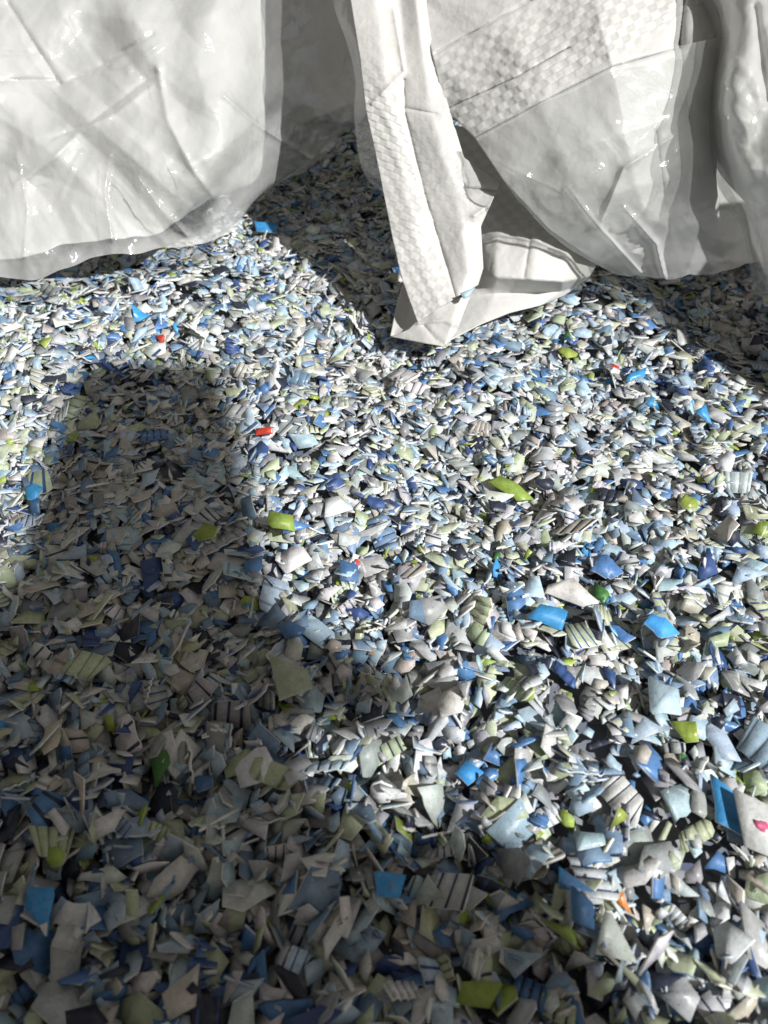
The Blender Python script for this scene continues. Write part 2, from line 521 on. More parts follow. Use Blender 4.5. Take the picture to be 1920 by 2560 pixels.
# flakes that can be found in the photograph: px, py, long px, short px, angle (image, degrees), colour, shape, words
SPECIAL = [
    (1812, 2040, 165, 85, 68, 'sky blue', 'any', 'large sky blue flake', 'large sky blue flake'),
    (1893, 2075, 150, 110, 20, 'off-white', 'box', 'white flake with a pink spot', 'pink-spotted white flake'),
    (975, 2230, 80, 62, 0, 'sky blue', 'box', 'bright blue flake in the shade at the bottom centre', 'bottom-centre bright blue flake'),
    (125, 2295, 105, 82, 70, 'sky blue', 'any', 'dull blue flake in the shade near the left edge', 'lower-left dull blue flake'),
    (1168, 1958, 70, 60, 0, 'sky blue', 'any', 'sky blue flake at the edge of the shade', 'sky blue flake at shade edge'),
    (1432, 2225, 95, 50, 20, 'sky blue', 'triangle', 'sky blue triangular flake', 'sky blue triangular flake'),
    (1452, 2275, 90, 75, 80, 'blue', 'any', 'rounded mid blue flake', 'rounded mid blue flake'),
    (728, 1580, 75, 42, 5, 'blue', 'any', 'blue flake at the tip of the shade', 'blue flake at shade tip'),
    (1362, 1562, 95, 60, 15, 'sky blue', 'box', 'cyan blue oblong flake', 'cyan blue oblong flake'),
    (1645, 1590, 85, 55, 30, 'sky blue', 'any', 'cyan flake near the right edge', 'cyan flake near right edge'),
    (1508, 1445, 80, 60, 10, 'blue', 'any', 'mid blue flake in full sun', 'sunlit mid blue flake'),
    (742, 1322, 70, 45, 0, 'blue', 'triangle', 'blue flake left of the centre', 'blue flake left of centre'),
    (1275, 1236, 120, 38, 35, 'lime green', 'any', 'long lime green flake', 'long lime green flake'),
    (712, 1352, 80, 46, 15, 'lime green', 'any', 'lime green flake beside the shade', 'lime green flake beside shade'),
    (1420, 886, 48, 28, 0, 'lime green', 'any', 'small lime green flake below the sack corner', 'lime flake below sack corner'),
    (1722, 1262, 52, 40, 30, 'lime green', 'any', 'rounded lime green flake', 'rounded lime green flake'),
    (1905, 1335, 60, 45, 10, 'lime green', 'any', 'lime green flake at the right edge', 'lime flake at right edge'),
    (1392, 2345, 105, 40, 25, 'lime green', 'any', 'ridged lime green flake', 'ridged lime green flake'),
    (1192, 2500, 118, 62, 3, 'lime green', 'box', 'dark lime green flake at the bottom edge', 'lime flake at bottom edge'),
    (128, 2138, 62, 42, 10, 'lime green', 'any', 'lime green flake in the shade by the left edge', 'shaded lime flake by left edge'),
    (662, 1094, 46, 17, 2, 'red', 'box', 'red oblong flake', 'red oblong flake'),
    (402, 857, 22, 18, 0, 'red', 'box', 'tiny red flake below the left sack', 'tiny red flake'),
    (1533, 916, 24, 22, 40, 'red', 'box', 'square red flake right of the sack corner', 'square red flake'),
    (893, 1412, 24, 18, 70, 'red', 'any', 'red chip in the middle of the sunlit flakes', 'red chip amid sunlit flakes'),
    (1552, 2270, 50, 34, 60, 'orange', 'triangle', 'orange red chip', 'orange red chip'),
    (340, 795, 55, 36, 30, 'sky blue', 'box', 'sky blue flake below the left sack', 'sky blue flake below left sack'),
    (668, 597, 60, 26, 0, 'sky blue', 'box', 'light blue flake between the sacks', 'light blue flake between sacks'),
    (85, 1235, 46, 40, 30, 'sky blue', 'any', 'sky blue flake by the left edge in sun', 'sunlit sky blue left-edge flake'),
    (115, 870, 34, 26, 0, 'lime green', 'any', 'lime green flake by the left edge in sun', 'sunlit lime left-edge flake'),
    (1420, 1508, 130, 72, 12, 'off-white', 'any', 'broad white flake in full sun', 'broad white sunlit flake'),
    (735, 1412, 90, 62, 170, 'off-white', 'any', 'white flake beside the tip of the shade', 'white flake at shade tip'),
    (838, 1275, 70, 45, 160, 'off-white', 'box', 'white flake left of the long lime one', 'white flake left of centre'),
    (1125, 1768, 78, 66, 100, 'off-white', 'any', 'white flake at the shade edge below the centre', 'white flake at shade edge'),
    (1645, 1770, 110, 85, 40, 'pale blue', 'any', 'broad pale blue flake near the right edge', 'broad pale blue flake'),
    (1712, 1830, 62, 52, 0, 'lime green', 'box', 'square lime green flake', 'square lime green flake'),
    (1590, 945, 60, 34, 130, 'sky blue', 'any', 'sky blue flake beside the square red one', 'sky blue flake beside square red'),
    (1762, 1040, 48, 34, 30, 'sky blue', 'any', 'sky blue flake near the right sack', 'sky blue flake near right sack'),
    (1498, 1487, 50, 44, 60, 'green', 'any', 'dark green flake', 'dark green sunlit flake'),
    (412, 1945, 76, 52, 80, 'green', 'any', 'dark green flake in the shade', 'dark green shaded flake'),
    (520, 1350, 66, 38, 170, 'lime green', 'any', 'lime green flake deep in the shade', 'lime flake deep in shade'),
    (728, 1690, 110, 88, 75, 'pale green', 'box', 'pale green oblong flake', 'pale green oblong flake'),
    (460, 2480, 130, 90, 120, 'beige grey', 'any', 'broad beige flake in the shade', 'broad beige shaded flake'),
    (1530, 2360, 100, 90, 10, 'off-white', 'box', 'square white flake near the bottom', 'square white flake near bottom'),
    (940, 1265, 52, 34, 20, 'deep blue', 'any', 'deep blue flake above the centre', 'deep blue flake above centre'),
]
for (px, py, lp, sp_, ang, cname, kind, words, ref) in SPECIAL:
    z = 0.006
    for _ in range(3):
        g = ground(px, py, z); z = float(H[cell(np.array([g[0]]), np.array([g[1]]))][0])
    t = float(depth_at_ground(py, z))
    # tilt a little towards the camera, so that its face shows
    gy_ = rng.uniform(.05, .45); gx_ = rng.normal(0, .15)
    nrm = np.array([-gx_, -gy_, 1]); nrm /= np.linalg.norm(nrm)
    vdir = np.array([0, 0, CAM_H]) - g; vdir /= np.linalg.norm(vdir)
    fore = max(.35, float(nrm @ vdir))
    a = lp * t / F / 2 / (fore if 45 < ang % 180 < 135 else 1); b = sp_ * t / F / 2 / (1 if 45 < ang % 180 < 135 else fore)
    if b > a * 1.3:
        b = a * 1.3
    add_flake(g[0], g[1], a, b, -math.radians(ang), (0, 0), .0008, cname, False, q=1.0, given=(gx_, gy_), kind=kind,
              bend=rng.normal(0, .06), special=words)
    flakes[-1]['ref'] = ref

# leave out those buried deep under others
def buried(f):
    q_ = f['s']
    return (H[cell(q_[:, 0], q_[:, 1])] - q_[:, 2]).min() > .0055
flakes = [f for f in flakes if f['special'] or not buried(f)]
# which ones show largest
NS = sum(len(f['s']) for f in flakes)
S = np.concatenate([f['s'] for f in flakes]); SID = np.repeat(np.arange(len(flakes)), [len(f['s']) for f in flakes])
ppx, ppy, pd = project(S)
W2, H2 = 480, 640
ix = (ppx / 4).astype(int); iy = (ppy / 4).astype(int)
ok = (ix >= 0) & (ix < W2) & (iy >= 0) & (iy < H2) & (pd > 0)
key = iy[ok] * W2 + ix[ok]; dd = pd[ok]; ids = SID[ok]
order = np.lexsort((dd, key)); key = key[order]; ids = ids[order]
first = np.concatenate([[True], key[1:] != key[:-1]])
vis_key = key[first]; vis_id = ids[first]
SACK_L = [(-50, -50), (900, -50), (890, 320), (640, 545), (500, 610), (250, 695), (-50, 695)]
SACK_R = [(860, -50), (2000, -50), (2000, 760), (1880, 700), (1500, 690), (1400, 750), (1130, 875), (970, 845), (950, 500)]
kx = (vis_key % W2) * 4 + 2; ky = (vis_key // W2) * 4 + 2
hid = in_poly(kx, ky, SACK_L) | in_poly(kx, ky, SACK_R)
cnt = np.bincount(vis_id[~hid], minlength=len(flakes))
for i, f in enumerate(flakes):
    if f['special']:
        cnt[i] += 10 ** 6
chosen = set(np.argsort(-cnt)[:300].tolist())

SHADE = [(175, 930), (240, 905), (330, 900), (500, 902), (560, 930), (595, 1040), (635, 1240), (672, 1470), (750, 1570),
         (890, 1615), (1010, 1680), (1060, 1770), (930, 1840), (820, 1810), (720, 1860), (830, 1990), (960, 2060),
         (1120, 2020), (1300, 2080), (1420, 2290), (1560, 2460), (1680, 2700)]
SHADE_LEFT = [(-250, 1600), (0, 1440), (50, 1340), (95, 1200), (140, 1060)]

# build
BV = []; BF = []; BL = []; BC = []; off = 0
picked = []
for i, f in enumerate(flakes):
    V, fc, ln, fcol = flake_shape(f['a'], f['b'], f['r'], rng, f['th'], f['c'], f['kind'], f['bend'])
    if i in chosen:
        picked.append((i, f, V, (fc, ln), fcol)); continue
    BV.append(V @ f['R'].T + np.array(f['p'])); BF.append(fc + off); BL.append(ln); BC.append(fcol); off += len(V)
heap = mesh_from('plastic_flakes', np.concatenate(BV), (np.concatenate(BF), np.concatenate(BL)), M_FLAKE, face_col=np.concatenate(BC))
heap['kind'] = 'stuff'
tag(heap, 'heap of shredded white, grey, blue and green plastic flakes', 'plastic flakes')

anchors = [(project(np.array(f['p'])), f['ref']) for (_, f, *_r) in picked if f['special']]
used_labels = {}
for (i, f, V, fc, fcol) in picked:
    P = np.array(f['p']); qx, qy, _ = project(P)
    o = mesh_from('plastic_flake', V, fc, M_FLAKE, face_col=fcol)
    from mathutils import Matrix
    Mx = Matrix([list(f['R'][0]) + [P[0]], list(f['R'][1]) + [P[1]], list(f['R'][2]) + [P[2]], [0, 0, 0, 1]])
    o.matrix_world = Mx
    if f['special'] == 'white flake with a pink spot':
        ring = [(.30 * f['b'] * math.cos(t_) * (1 + .35 * math.sin(3 * t_)), .20 * f['b'] * math.sin(t_) * (1 + .4 * math.cos(5 * t_)), f['th'] * .25) for t_ in np.linspace(0, 2 * math.pi, 12, endpoint=False)]
        zz = float(V[:len(V) // 2, 2].max()) + .0002
        ring = np.array([(x_, y_, zz) for x_, y_, _z in ring] + [(x_, y_, zz - .0008) for x_, y_, _z in ring])
        mesh_from('printed_spot', ring, [list(range(12))] + [[k_, 12 + k_, 12 + (k_ + 1) % 12, (k_ + 1) % 12] for k_ in range(12)], M_FLAKE, o,
                  face_col=np.array([(.45, .09, .18)] * 13))
    if f['special']:
        lab = f['special'] if len(f['special'].split()) >= 4 else f['special'] + ' among paler flakes'
    else:
        best = min(anchors, key=lambda a_: (a_[0][0] - qx) ** 2 + (a_[0][1] - qy) ** 2)
        dx, dy = qx - best[0][0], qy - best[0][1]
        ang = math.degrees(math.atan2(-dy, dx)) % 360
        dirs = ['right of', 'above right of', 'above', 'above left of', 'left of', 'below left of', 'below', 'below right of']
        dr = dirs[int(((ang + 22.5) % 360) // 45)]
        dist = math.hypot(dx, dy)
        near = 'just ' if dist < 120 else '' if dist < 240 else 'well '
        ratio = f['b'] / f['a']
        shape = 'ribbed ' if f['r'] else 'narrow ' if ratio < .4 else 'broad ' if ratio > .75 else ''
        lab = f"{shape}{f['c']} flake {near}{dr} the {best[1]}"
    used_labels.setdefault(lab, []).append((o, qx, qy))
for lab, lst in used_labels.items():
    if len(lst) == 1:
        tag(lst[0][0], lab, 'plastic flake', 'largest flakes on the heap')
    else:
        xs_ = [l_[1] for l_ in lst]; ys_ = [l_[2] for l_ in lst]
        horiz = max(xs_) - min(xs_) >= max(ys_) - min(ys_)
        lst = sorted(lst, key=lambda l_: l_[1] if horiz else l_[2])
        words = ['leftmost', 'second', 'third', 'fourth', 'fifth', 'sixth'] if horiz else ['upper', 'second', 'third', 'fourth', 'fifth', 'sixth']
        for k_, l_ in enumerate(lst):
            w_ = words[min(k_, 5)]
            if k_ == len(lst) - 1 and k_ > 0:
                w_ = 'rightmost' if horiz else 'lower'
            tag(l_[0], w_ + ' ' + lab, 'plastic flake', 'largest flakes on the heap')

# ------------------------------------------------------------------ sheets of the sacks
def fold_field(x, y, scale, seed, n=40, steep=0.5):
    """crumple: folded facets from triangle waves in random directions with bent coordinates"""
    r = np.random.default_rng(seed)
    out = np.zeros_like(x)
    wx = x + .35 * scale * np.sin(y / scale * 2.1 + r.uniform(0, 6)) ; wy = y + .35 * scale * np.sin(x / scale * 1.7 + r.uniform(0, 6))
    for i in range(5):
        th = r.uniform(0, math.pi); ph = r.uniform(0, 1); s = scale * r.uniform(.7, 1.8)
        d = (wx * math.cos(th) + wy * math.sin(th)) / s + ph
        tri = np.abs((d % 1.0) - .5) * 2
        m = .5 + .5 * np.sin((wx * math.cos(th + 1.3) + wy * math.sin(th + 1.3)) / s * 1.9 + r.uniform(0, 6))
        out += (tri - .5) * m * s / scale
    return out / 5

def worley(x, y, scale, seed):
    """distance to the nearest of jittered points: creased facets"""
    r = np.random.default_rng(seed)
    T = r.random((64, 64, 2)); A = r.uniform(.6, 1.4, (64, 64))
    gx_ = x / scale + .25 * np.sin(y / scale * 1.3); gy_ = y / scale * .75 + .25 * np.sin(x / scale * 1.1)
    ix_ = np.floor(gx_).astype(int); iy_ = np.floor(gy_).astype(int)
    best = np.full(x.shape, 9.0)
    for dx in (-1, 0, 1):
        for dy in (-1, 0, 1):
            cx_, cy_ = ix_ + dx, iy_ + dy
            p_ = T[cy_ % 64, cx_ % 64]
            best = np.minimum(best, np.hypot(gx_ - cx_ - p_[..., 0], gy_ - cy_ - p_[..., 1]) * A[cy_ % 64, cx_ % 64])
    return best - .5

def poly_dist(px, py, line):
    d = np.full(px.shape, 1e9)
    for (x0, y0), (x1, y1) in zip(line[:-1], line[1:]):
        vx, vy = x1 - x0, y1 - y0
        t = np.clip(((px - x0) * vx + (py - y0) * vy) / (vx * vx + vy * vy + 1e-9), 0, 1)
        d = np.minimum(d, np.hypot(px - x0 - t * vx, py - y0 - t * vy))
    return d

def blur(A, k):
    for _ in range(k):
        B = A.copy()
        B[1:-1] = (A[:-2] + 2 * A[1:-1] + A[2:]) / 4
        C = B.copy()
        C[:, 1:-1] = (B[:, :-2] + 2 * B[:, 1:-1] + B[:, 2:]) / 4
        A = C
    return A

def catmull(vals, s):
    """vals (n, ...) at uniform knots, sampled at s in [0, n-1]"""
    n = len(vals)
    i = np.clip(np.floor(s).astype(int), 0, n - 2); f = s - i
    p1 = vals[i]; p2 = vals[i + 1]
    p0 = np.where((i > 0).reshape(-1, *([1] * (vals.ndim - 1))), vals[np.maximum(i - 1, 0)], 2 * p1 - p2)
    p3 = np.where((i < n - 2).reshape(-1, *([1] * (vals.ndim - 1))), vals[np.minimum(i + 2, n - 1)], 2 * p2 - p1)
    f = f.reshape(-1, *([1] * (vals.ndim - 1)))
    return .5 * ((2 * p1) + (-p0 + p2) * f + (2 * p0 - 5 * p1 + 4 * p2 - p3) * f * f + (-p0 + 3 * p1 - 3 * p2 + p3) * f ** 3)

def linear(vals, s):
    n = len(vals)
    i = np.clip(np.floor(s).astype(int), 0, n - 2); f = (s - i).reshape(-1, *([1] * (vals.ndim - 1)))
    return vals[i] * (1 - f) + vals[i + 1] * f

def sheet(name, net, mat, parent, step=.0008, sharp=False, soft=3, crumple=(), creases=(), weave=None, thick=None,
          edge_wave=0.0, seed=1, mask=None, extend=0, hem=None):
    """net: rows of (px, py, depth). crumple: (scale m, height m, seed). creases: (polyline px, width px, height m; + is towards the camera)
    weave: dict(angle, width, height, area=function(px, py))"""
    net = np.array(net, float)
    if extend:
        r0 = net[0].copy(); r0[:, 1] -= extend; r0[:, 2] += .012
        net = np.concatenate([r0[None], net])
    R, C = net.shape[:2]
    P3 = at(net[..., 0], net[..., 1], net[..., 2])
    lr = np.linalg.norm(np.diff(P3, axis=0), axis=-1).mean(1).sum(); lc = np.linalg.norm(np.diff(P3, axis=1), axis=-1).mean(0).sum()
    nr = max(8, int(lr / step)); nc = max(8, int(lc / step))
    f = linear if sharp else catmull
    G = f(net, np.linspace(0, R - 1, nr))
    G = np.swapaxes(f(np.swapaxes(G, 0, 1), np.linspace(0, C - 1, nc)), 0, 1)
    if sharp:
        G = blur(G, soft)
    px, py, t = G[..., 0].copy(), G[..., 1].copy(), G[..., 2]
    if edge_wave:
        r = np.random.default_rng(seed)
        ss = np.linspace(0, 1, nr)[:, None]; cc = np.linspace(0, 1, nc)[None, :]
        wv = sum(np.sin(2 * math.pi * (k * cc + r.uniform())) / k for k in (2, 3, 5, 9, 14))
        py = py + edge_wave * wv * ss ** 3
        wv2 = sum(np.sin(2 * math.pi * (k * ss + r.uniform())) / k for k in (3, 5, 8, 13))
        px = px + edge_wave * .6 * wv2 * (np.abs(cc - .5) * 2) ** 4
    mx, my = px * .36 / F, py * .36 / F               # roughly metric coordinates on the sheet
    d = np.zeros_like(t)
    for (sc, h, sd) in crumple:
        d += h * (fold_field(mx, my, sc, sd) if sd < 1000 else worley(mx, my, sc, sd))
    for (line, w, h) in creases:
        dist = poly_dist(px, py, line)
        d += h * np.exp(-dist / w)
    wv = np.zeros_like(t)
    if weave:
        an = math.radians(weave['angle']); w = weave['width']
        mx = mx + .0006 * np.sin(my / .017 + 1); my = my + .0005 * np.sin(px * .36 / F / .021)
        a_ = (mx * math.cos(an) + my * math.sin(an)) / w; b_ = (-mx * math.sin(an) + my * math.cos(an)) / (w * .8)
        sv = np.sin(math.pi * a_) * np.sin(math.pi * b_)
        wv = np.tanh(6 * sv)
        r = np.random.default_rng(seed + 5)
        nz = .5 + .5 * np.clip(fold_field(mx, my, .05, seed + 9) * 5, -1, 1)
        ar = weave['area'](px, py) if 'area' in weave else 1.0
        wv = wv * ar * (.6 + .4 * nz)
        d += weave['height'] * wv
        ln_ = np.exp(-(np.minimum(b_ % 1, 1 - b_ % 1) / .11) ** 2) * (.5 + .5 * np.clip(fold_field(mx, my, .03, seed + 3) * 8, -1, 1)) * ar
        d -= weave['height'] * .9 * ln_
        wv = wv - 1.3 * ln_
    V = at(px, py, t - d)
    idx = np.arange(nr * nc).reshape(nr, nc)
    fq = np.stack([idx[:-1, :-1], idx[1:, :-1], idx[1:, 1:], idx[:-1, 1:]], -1).reshape(-1, 4)
    if mask is not None:
        pc = ((px[:-1, :-1] + px[1:, 1:]) / 2).ravel(); qc = ((py[:-1, :-1] + py[1:, 1:]) / 2).ravel()
        fq = fq[mask(pc, qc)]
    base = parent.location if parent is not None else Vector((0, 0, 0))
    V = V.reshape(-1, 3) - np.array(base)
    o = mesh_from(name, V, fq, mat, parent, smooth=True, point_attr={'weave': wv, 'cloud': hem(px, py) if hem else np.zeros_like(px)})
    if thick:
        md = o.modifiers.new('thickness', 'SOLIDIFY'); md.thickness = thick; md.offset = 0
    return o

def ramp(lo, hi):
    return lambda v: np.clip((v - lo) / (hi - lo), 0, 1)

# ---- left sack: white panel under a clear liner
left = thing('lined_sack', 'crumpled white sack under a loose clear liner at the upper left', 'sack', tuple(ground(300, 690)))
LEFT_FOLDS = [(.05, .018, 3), (.024, .006, 4), (.034, .0040, 1003), (.014, .0009, 1004)]
LEFT_CREASES = [([(20, 10), (150, 212)], 6, -.0025), ([(150, 212), (250, 165), (380, 85)], 6, -.0018), ([(-60, 200), (140, 200)], 5, -.0020),
             ([(-60, 135), (90, 132)], 5, -.0012), ([(130, 345), (220, 310), (300, 250), (390, 180)], 7, -.0012),
             ([(40, 460), (130, 400), (200, 330), (290, 285), (380, 215)], 12, .0018), ([(395, 170), (420, 300), (480, 420), (540, 500)], 14, .003)]
sheet('woven_panel', [
    [(-260, -170, .395), (-60, -170, .39), (150, -170, .385), (380, -170, .385), (560, -170, .385), (655, -170, .39)],
    [(-260, 10, .37), (-60, 10, .366), (150, 10, .368), (380, 0, .364), (560, 0, .366), (655, 0, .386)],
    [(-260, 200, .36), (-60, 200, .358), (150, 205, .368), (380, 140, .356), (560, 140, .356), (660, 130, .384)],
    [(-260, 360, .362), (-60, 360, .36), (150, 340, .357), (360, 300, .354), (540, 280, .352), (662, 300, .386)],
    [(-260, 500, .364), (-60, 500, .361), (130, 490, .359), (340, 450, .356), (520, 430, .358), (640, 450, .392)],
    [(-260, 650, .368), (-60, 645, .364), (120, 632, .362), (300, 592, .362), (440, 560, .368), (545, 480, .382)],
], M_WOVEN, left, extend=280, step=.0011, crumple=LEFT_FOLDS, creases=LEFT_CREASES, edge_wave=14, seed=9, thick=.0004)
sheet('side_panel', [
    [(640, -170, .388), (685, -170, .445), (790, -170, .485), (960, -170, .50)],
    [(640, 0, .384), (685, 0, .442), (790, 0, .485), (950, 0, .505)],
    [(645, 150, .382), (685, 150, .442), (790, 150, .485), (945, 150, .507)],
    [(640, 270, .384), (678, 260, .438), (775, 240, .480), (920, 210, .507)],
    [(575, 470, .389), (625, 400, .432), (730, 320, .475), (900, 250, .505)],
], M_WOVEN, left, extend=280, step=.0013, crumple=[(.06, .003, 8)], creases=[([(700, 60), (740, 380)], 12, .002)], thick=.0004)
sheet('liner_film', [
    [(-260, -170, .385), (-60, -170, .38), (150, -170, .375), (380, -170, .375), (560, -170, .378), (700, -170, .405), (820, -170, .445), (950, -170, .48)],
    [(-260, 10, .360), (-60, 10, .357), (150, 10, .357), (380, 0, .354), (560, 0, .356), (690, 0, .396), (810, 0, .442), (940, 0, .480)],
    [(-260, 200, .350), (-60, 200, .348), (150, 205, .355), (380, 140, .346), (560, 140, .346), (690, 140, .394), (800, 150, .442), (935, 140, .482)],
    [(-260, 360, .352), (-60, 360, .350), (150, 340, .347), (360, 300, .344), (540, 280, .342), (690, 290, .392), (800, 250, .443), (915, 280, .480)],
    [(-260, 510, .353), (-60, 510, .350), (130, 500, .348), (330, 470, .346), (520, 440, .348), (640, 450, .385), (760, 400, .44), (850, 350, .472)],
    [(-260, 680, .360), (-60, 682, .356), (130, 680, .354), (290, 650, .354), (470, 605, .362), (600, 555, .378), (640, 495, .41), (760, 435, .455)],
], M_FILM, left, extend=280, step=.0009, crumple=LEFT_FOLDS + [(.03, .0060, 21), (.012, .0030, 22), (.018, .0016, 1021), (.008, .0006, 1022)], edge_wave=21, seed=4, hem=lambda x, y: .26 * np.clip((y - np.interp(x, [0, 250, 500, 640, 900], [610, 590, 540, 300, 150])) / 50, 0, 1),
    creases=LEFT_CREASES + [([(150, 500), (190, 400), (200, 380)], 5, .0016), ([(280, 600), (262, 480), (275, 390)], 5, .0035),
             ([(60, 640), (70, 520), (40, 380)], 6, .003), ([(470, 590), (400, 520), (345, 445)], 6, .0035),
             ([(560, 240), (640, 310), (780, 400)], 9, .005), ([(650, 0), (655, 120)], 8, .003), ([(320, 170), (400, 110)], 8, .003)])

# ---- right sack
right = thing('woven_sack', 'white woven sack with a folded corner flap lying on the flakes', 'sack', tuple(ground(1110, 865)))
flap_weave = dict(angle=22, width=.0040, height=.00016, area=lambda x, y: np.clip((y - 120) / 120, .2, 1) * np.clip((1130 + (y - 640) * .25 - x) / 40, 0.3, 1))
sheet('corner_flap', [
    [(865, -170, .350), (930, -170, .348), (985, -170, .350), (1040, -170, .347), (1085, -170, .350)],
    [(876, 0, .345), (940, 0, .342), (1000, 0, .346), (1040, 10, .341), (1066, 10, .344)],
    [(899, 140, .343), (955, 140, .340), (1005, 120, .343), (1055, 130, .339), (1085, 150, .341)],
    [(914, 270, .343), (965, 270, .340), (1017, 280, .342), (1075, 270, .338), (1124, 275, .340)],
    [(942, 400, .345), (997, 400, .342), (1046, 400, .344), (1102, 390, .339), (1160, 395, .340)],
    [(962, 500, .346), (1017, 500, .343), (1072, 500, .345), (1140, 480, .339), (1252, 455, .339)],
    [(982, 600, .346), (1042, 600, .343), (1098, 600, .345), (1155, 575, .340), (1202, 565, .343)],
    [(1005, 700, .345), (1070, 690, .342), (1122, 690, .344), (1168, 680, .341), (1208, 670, .344)],
    [(1044, 806, .341), (1095, 770, .338), (1140, 745, .339), (1155, 735, .341), (1195, 712, .346)],
], M_WOVEN, right, extend=600, step=.0005, sharp=True, soft=10, crumple=[(.03, .0045, 31), (.022, .0009, 1031), (.009, .0003, 1032)], weave=flap_weave,
    creases=[([(1010, 200), (1012, 280), (1060, 480), (1112, 650), (1140, 745)], 4, -.0016),
             ([(1010, 270), (1090, 285)], 5, -.0010), ([(1160, 470), (1245, 478)], 4, -.0018),
             ([(985, 30), (1010, 180), (930, 260)], 7, .0016), ([(1185, 540), (1240, 500)], 9, .002)], thick=.0004)
sheet('flap_tip', [
    [(1040, 806, .342), (1085, 776, .340), (1142, 745, .341), (1175, 742, .343)],
    [(1020, 825, .343), (1080, 815, .338), (1135, 790, .338), (1160, 780, .341)],
    [(978, 842, .346), (1060, 858, .337), (1110, 866, .334), (1140, 832, .338)],
], M_WOVEN, right, step=.0006, sharp=True, soft=6, crumple=[(.02, .003, 41), (.008, .0012, 42)],
    creases=[([(1045, 808), (1110, 800), (1145, 815)], 6, .0018), ([(1060, 815), (1090, 850), (1110, 862)], 5, -.0015)], thick=.0004)
sheet('flap_underside', [
    [(1008, 705, .356), (1030, 740, .354), (1046, 800, .347)],
    [(990, 770, .355), (1010, 800, .352), (1042, 812, .347)],
    [(976, 840, .349), (990, 838, .349), (1030, 828, .346)],
], M_WOVEN, right, step=.0010, thick=.0004)
sheet('lower_panel', [
    [(1090, 300, .385), (1200, 330, .382), (1320, 400, .382), (1440, 480, .386), (1560, 560, .392)],
    [(1120, 440, .378), (1220, 450, .368), (1320, 480, .366), (1430, 530, .368), (1545, 590, .382)],
    [(1150, 560, .372), (1245, 560, .356), (1340, 570, .352), (1430, 590, .354), (1515, 618, .370)],
    [(1170, 680, .366), (1236, 690, .348), (1330, 698, .344), (1405, 704, .348), (1475, 690, .366)],
    [(1160, 750, .360), (1236, 735, .358), (1320, 732, .360), (1400, 728, .364), (1445, 715, .370)],
    [(1118, 855, .340), (1200, 812, .346), (1275, 782, .354), (1350, 764, .361), (1410, 738, .368)],
], M_WOVEN, right, step=.0007, sharp=True, soft=6, crumple=[(.03, .004, 51), (.020, .0009, 1051), (.009, .0003, 1052)],
    weave=dict(angle=10, width=.004, height=.00014, area=lambda x, y: np.clip((640 - y) / 50, 0.1, 1)),
    creases=[([(1330, 520), (1325, 600), (1310, 690)], 4, -.0012), ([(1250, 620), (1400, 590)], 6, .0005)], thick=.0004)
hump_weave = dict(angle=-28, width=.0046, height=.00017,
                  area=lambda x, y: np.clip((345 - .58 * (x - 1190) - y) / 12 , 0, 1) * np.clip((y - 130 + .52 * (x - 1090)) / 30, 0.25, 1))
sheet('shoulder_panel', [
    [(1030, -90, .350), (1200, -170, .342), (1400, -240, .345), (1650, -270, .355), (1900, -250, .365)],
    [(1078, 130, .3405), (1330, 0, .326), (1500, -80, .322), (1700, -110, .330), (1900, -110, .345)],
    [(1112, 270, .3395), (1290, 192, .323), (1500, 70, .313), (1680, 20, .317), (1850, 0, .334)],
    [(1186, 344, .334), (1350, 256, .319), (1530, 165, .311), (1700, 118, .315), (1830, 70, .325)],
    [(1258, 450, .331), (1400, 385, .318), (1560, 330, .312), (1680, 300, .318), (1800, 270, .327)],
    [(1375, 575, .342), (1470, 510, .328), (1590, 465, .322), (1680, 450, .328), (1790, 440, .338)],
    [(1470, 640, .350), (1540, 585, .340), (1620, 550, .336), (1690, 555, .346), (1800, 560, .362)],
    [(1500, 660, .364), (1560, 630, .360), (1630, 610, .362), (1700, 625, .370), (1810, 640, .380)],
], M_WOVEN, right, extend=800, step=.0006, sharp=True, soft=9, crumple=[(.035, .0035, 61), (.012, .0012, 62), (.028, .0008, 1061)], weave=hump_weave,
    creases=[([(1188, 345), (1350, 258), (1530, 167), (1700, 120)], 2.6, -.0022), ([(1118, 272), (1290, 194), (1420, 120)], 2.6, -.0016),
             ([(1090, 132), (1330, 0)], 2.6, -.0016), ([(1490, 20), (1530, 165), (1560, 300)], 10, .0006),
             ([(1715, -40), (1698, 110)], 9, -.006), ([(1700, 115), (1725, 300), (1720, 500)], 26, -.0055), ([(1700, 330), (1560, 420), (1500, 560)], 10, .0028), ([(1640, 330), (1660, 480)], 8, -.002)], thick=.0004)
sheet('back_panel', [
    [(1380, 100, .43), (1600, 80, .42), (1800, 60, .42), (2100, 60, .42)],
    [(1380, 350, .42), (1600, 350, .40), (1800, 340, .395), (2100, 340, .39)],
    [(1400, 560, .405), (1600, 540, .395), (1800, 540, .39), (2100, 540, .38)],
    [(1440, 660, .398), (1600, 665, .394), (1800, 655, .388), (2100, 660, .38)],
], M_WOVEN, right, step=.0014, crumple=[(.04, .004, 71)], thick=.0004)
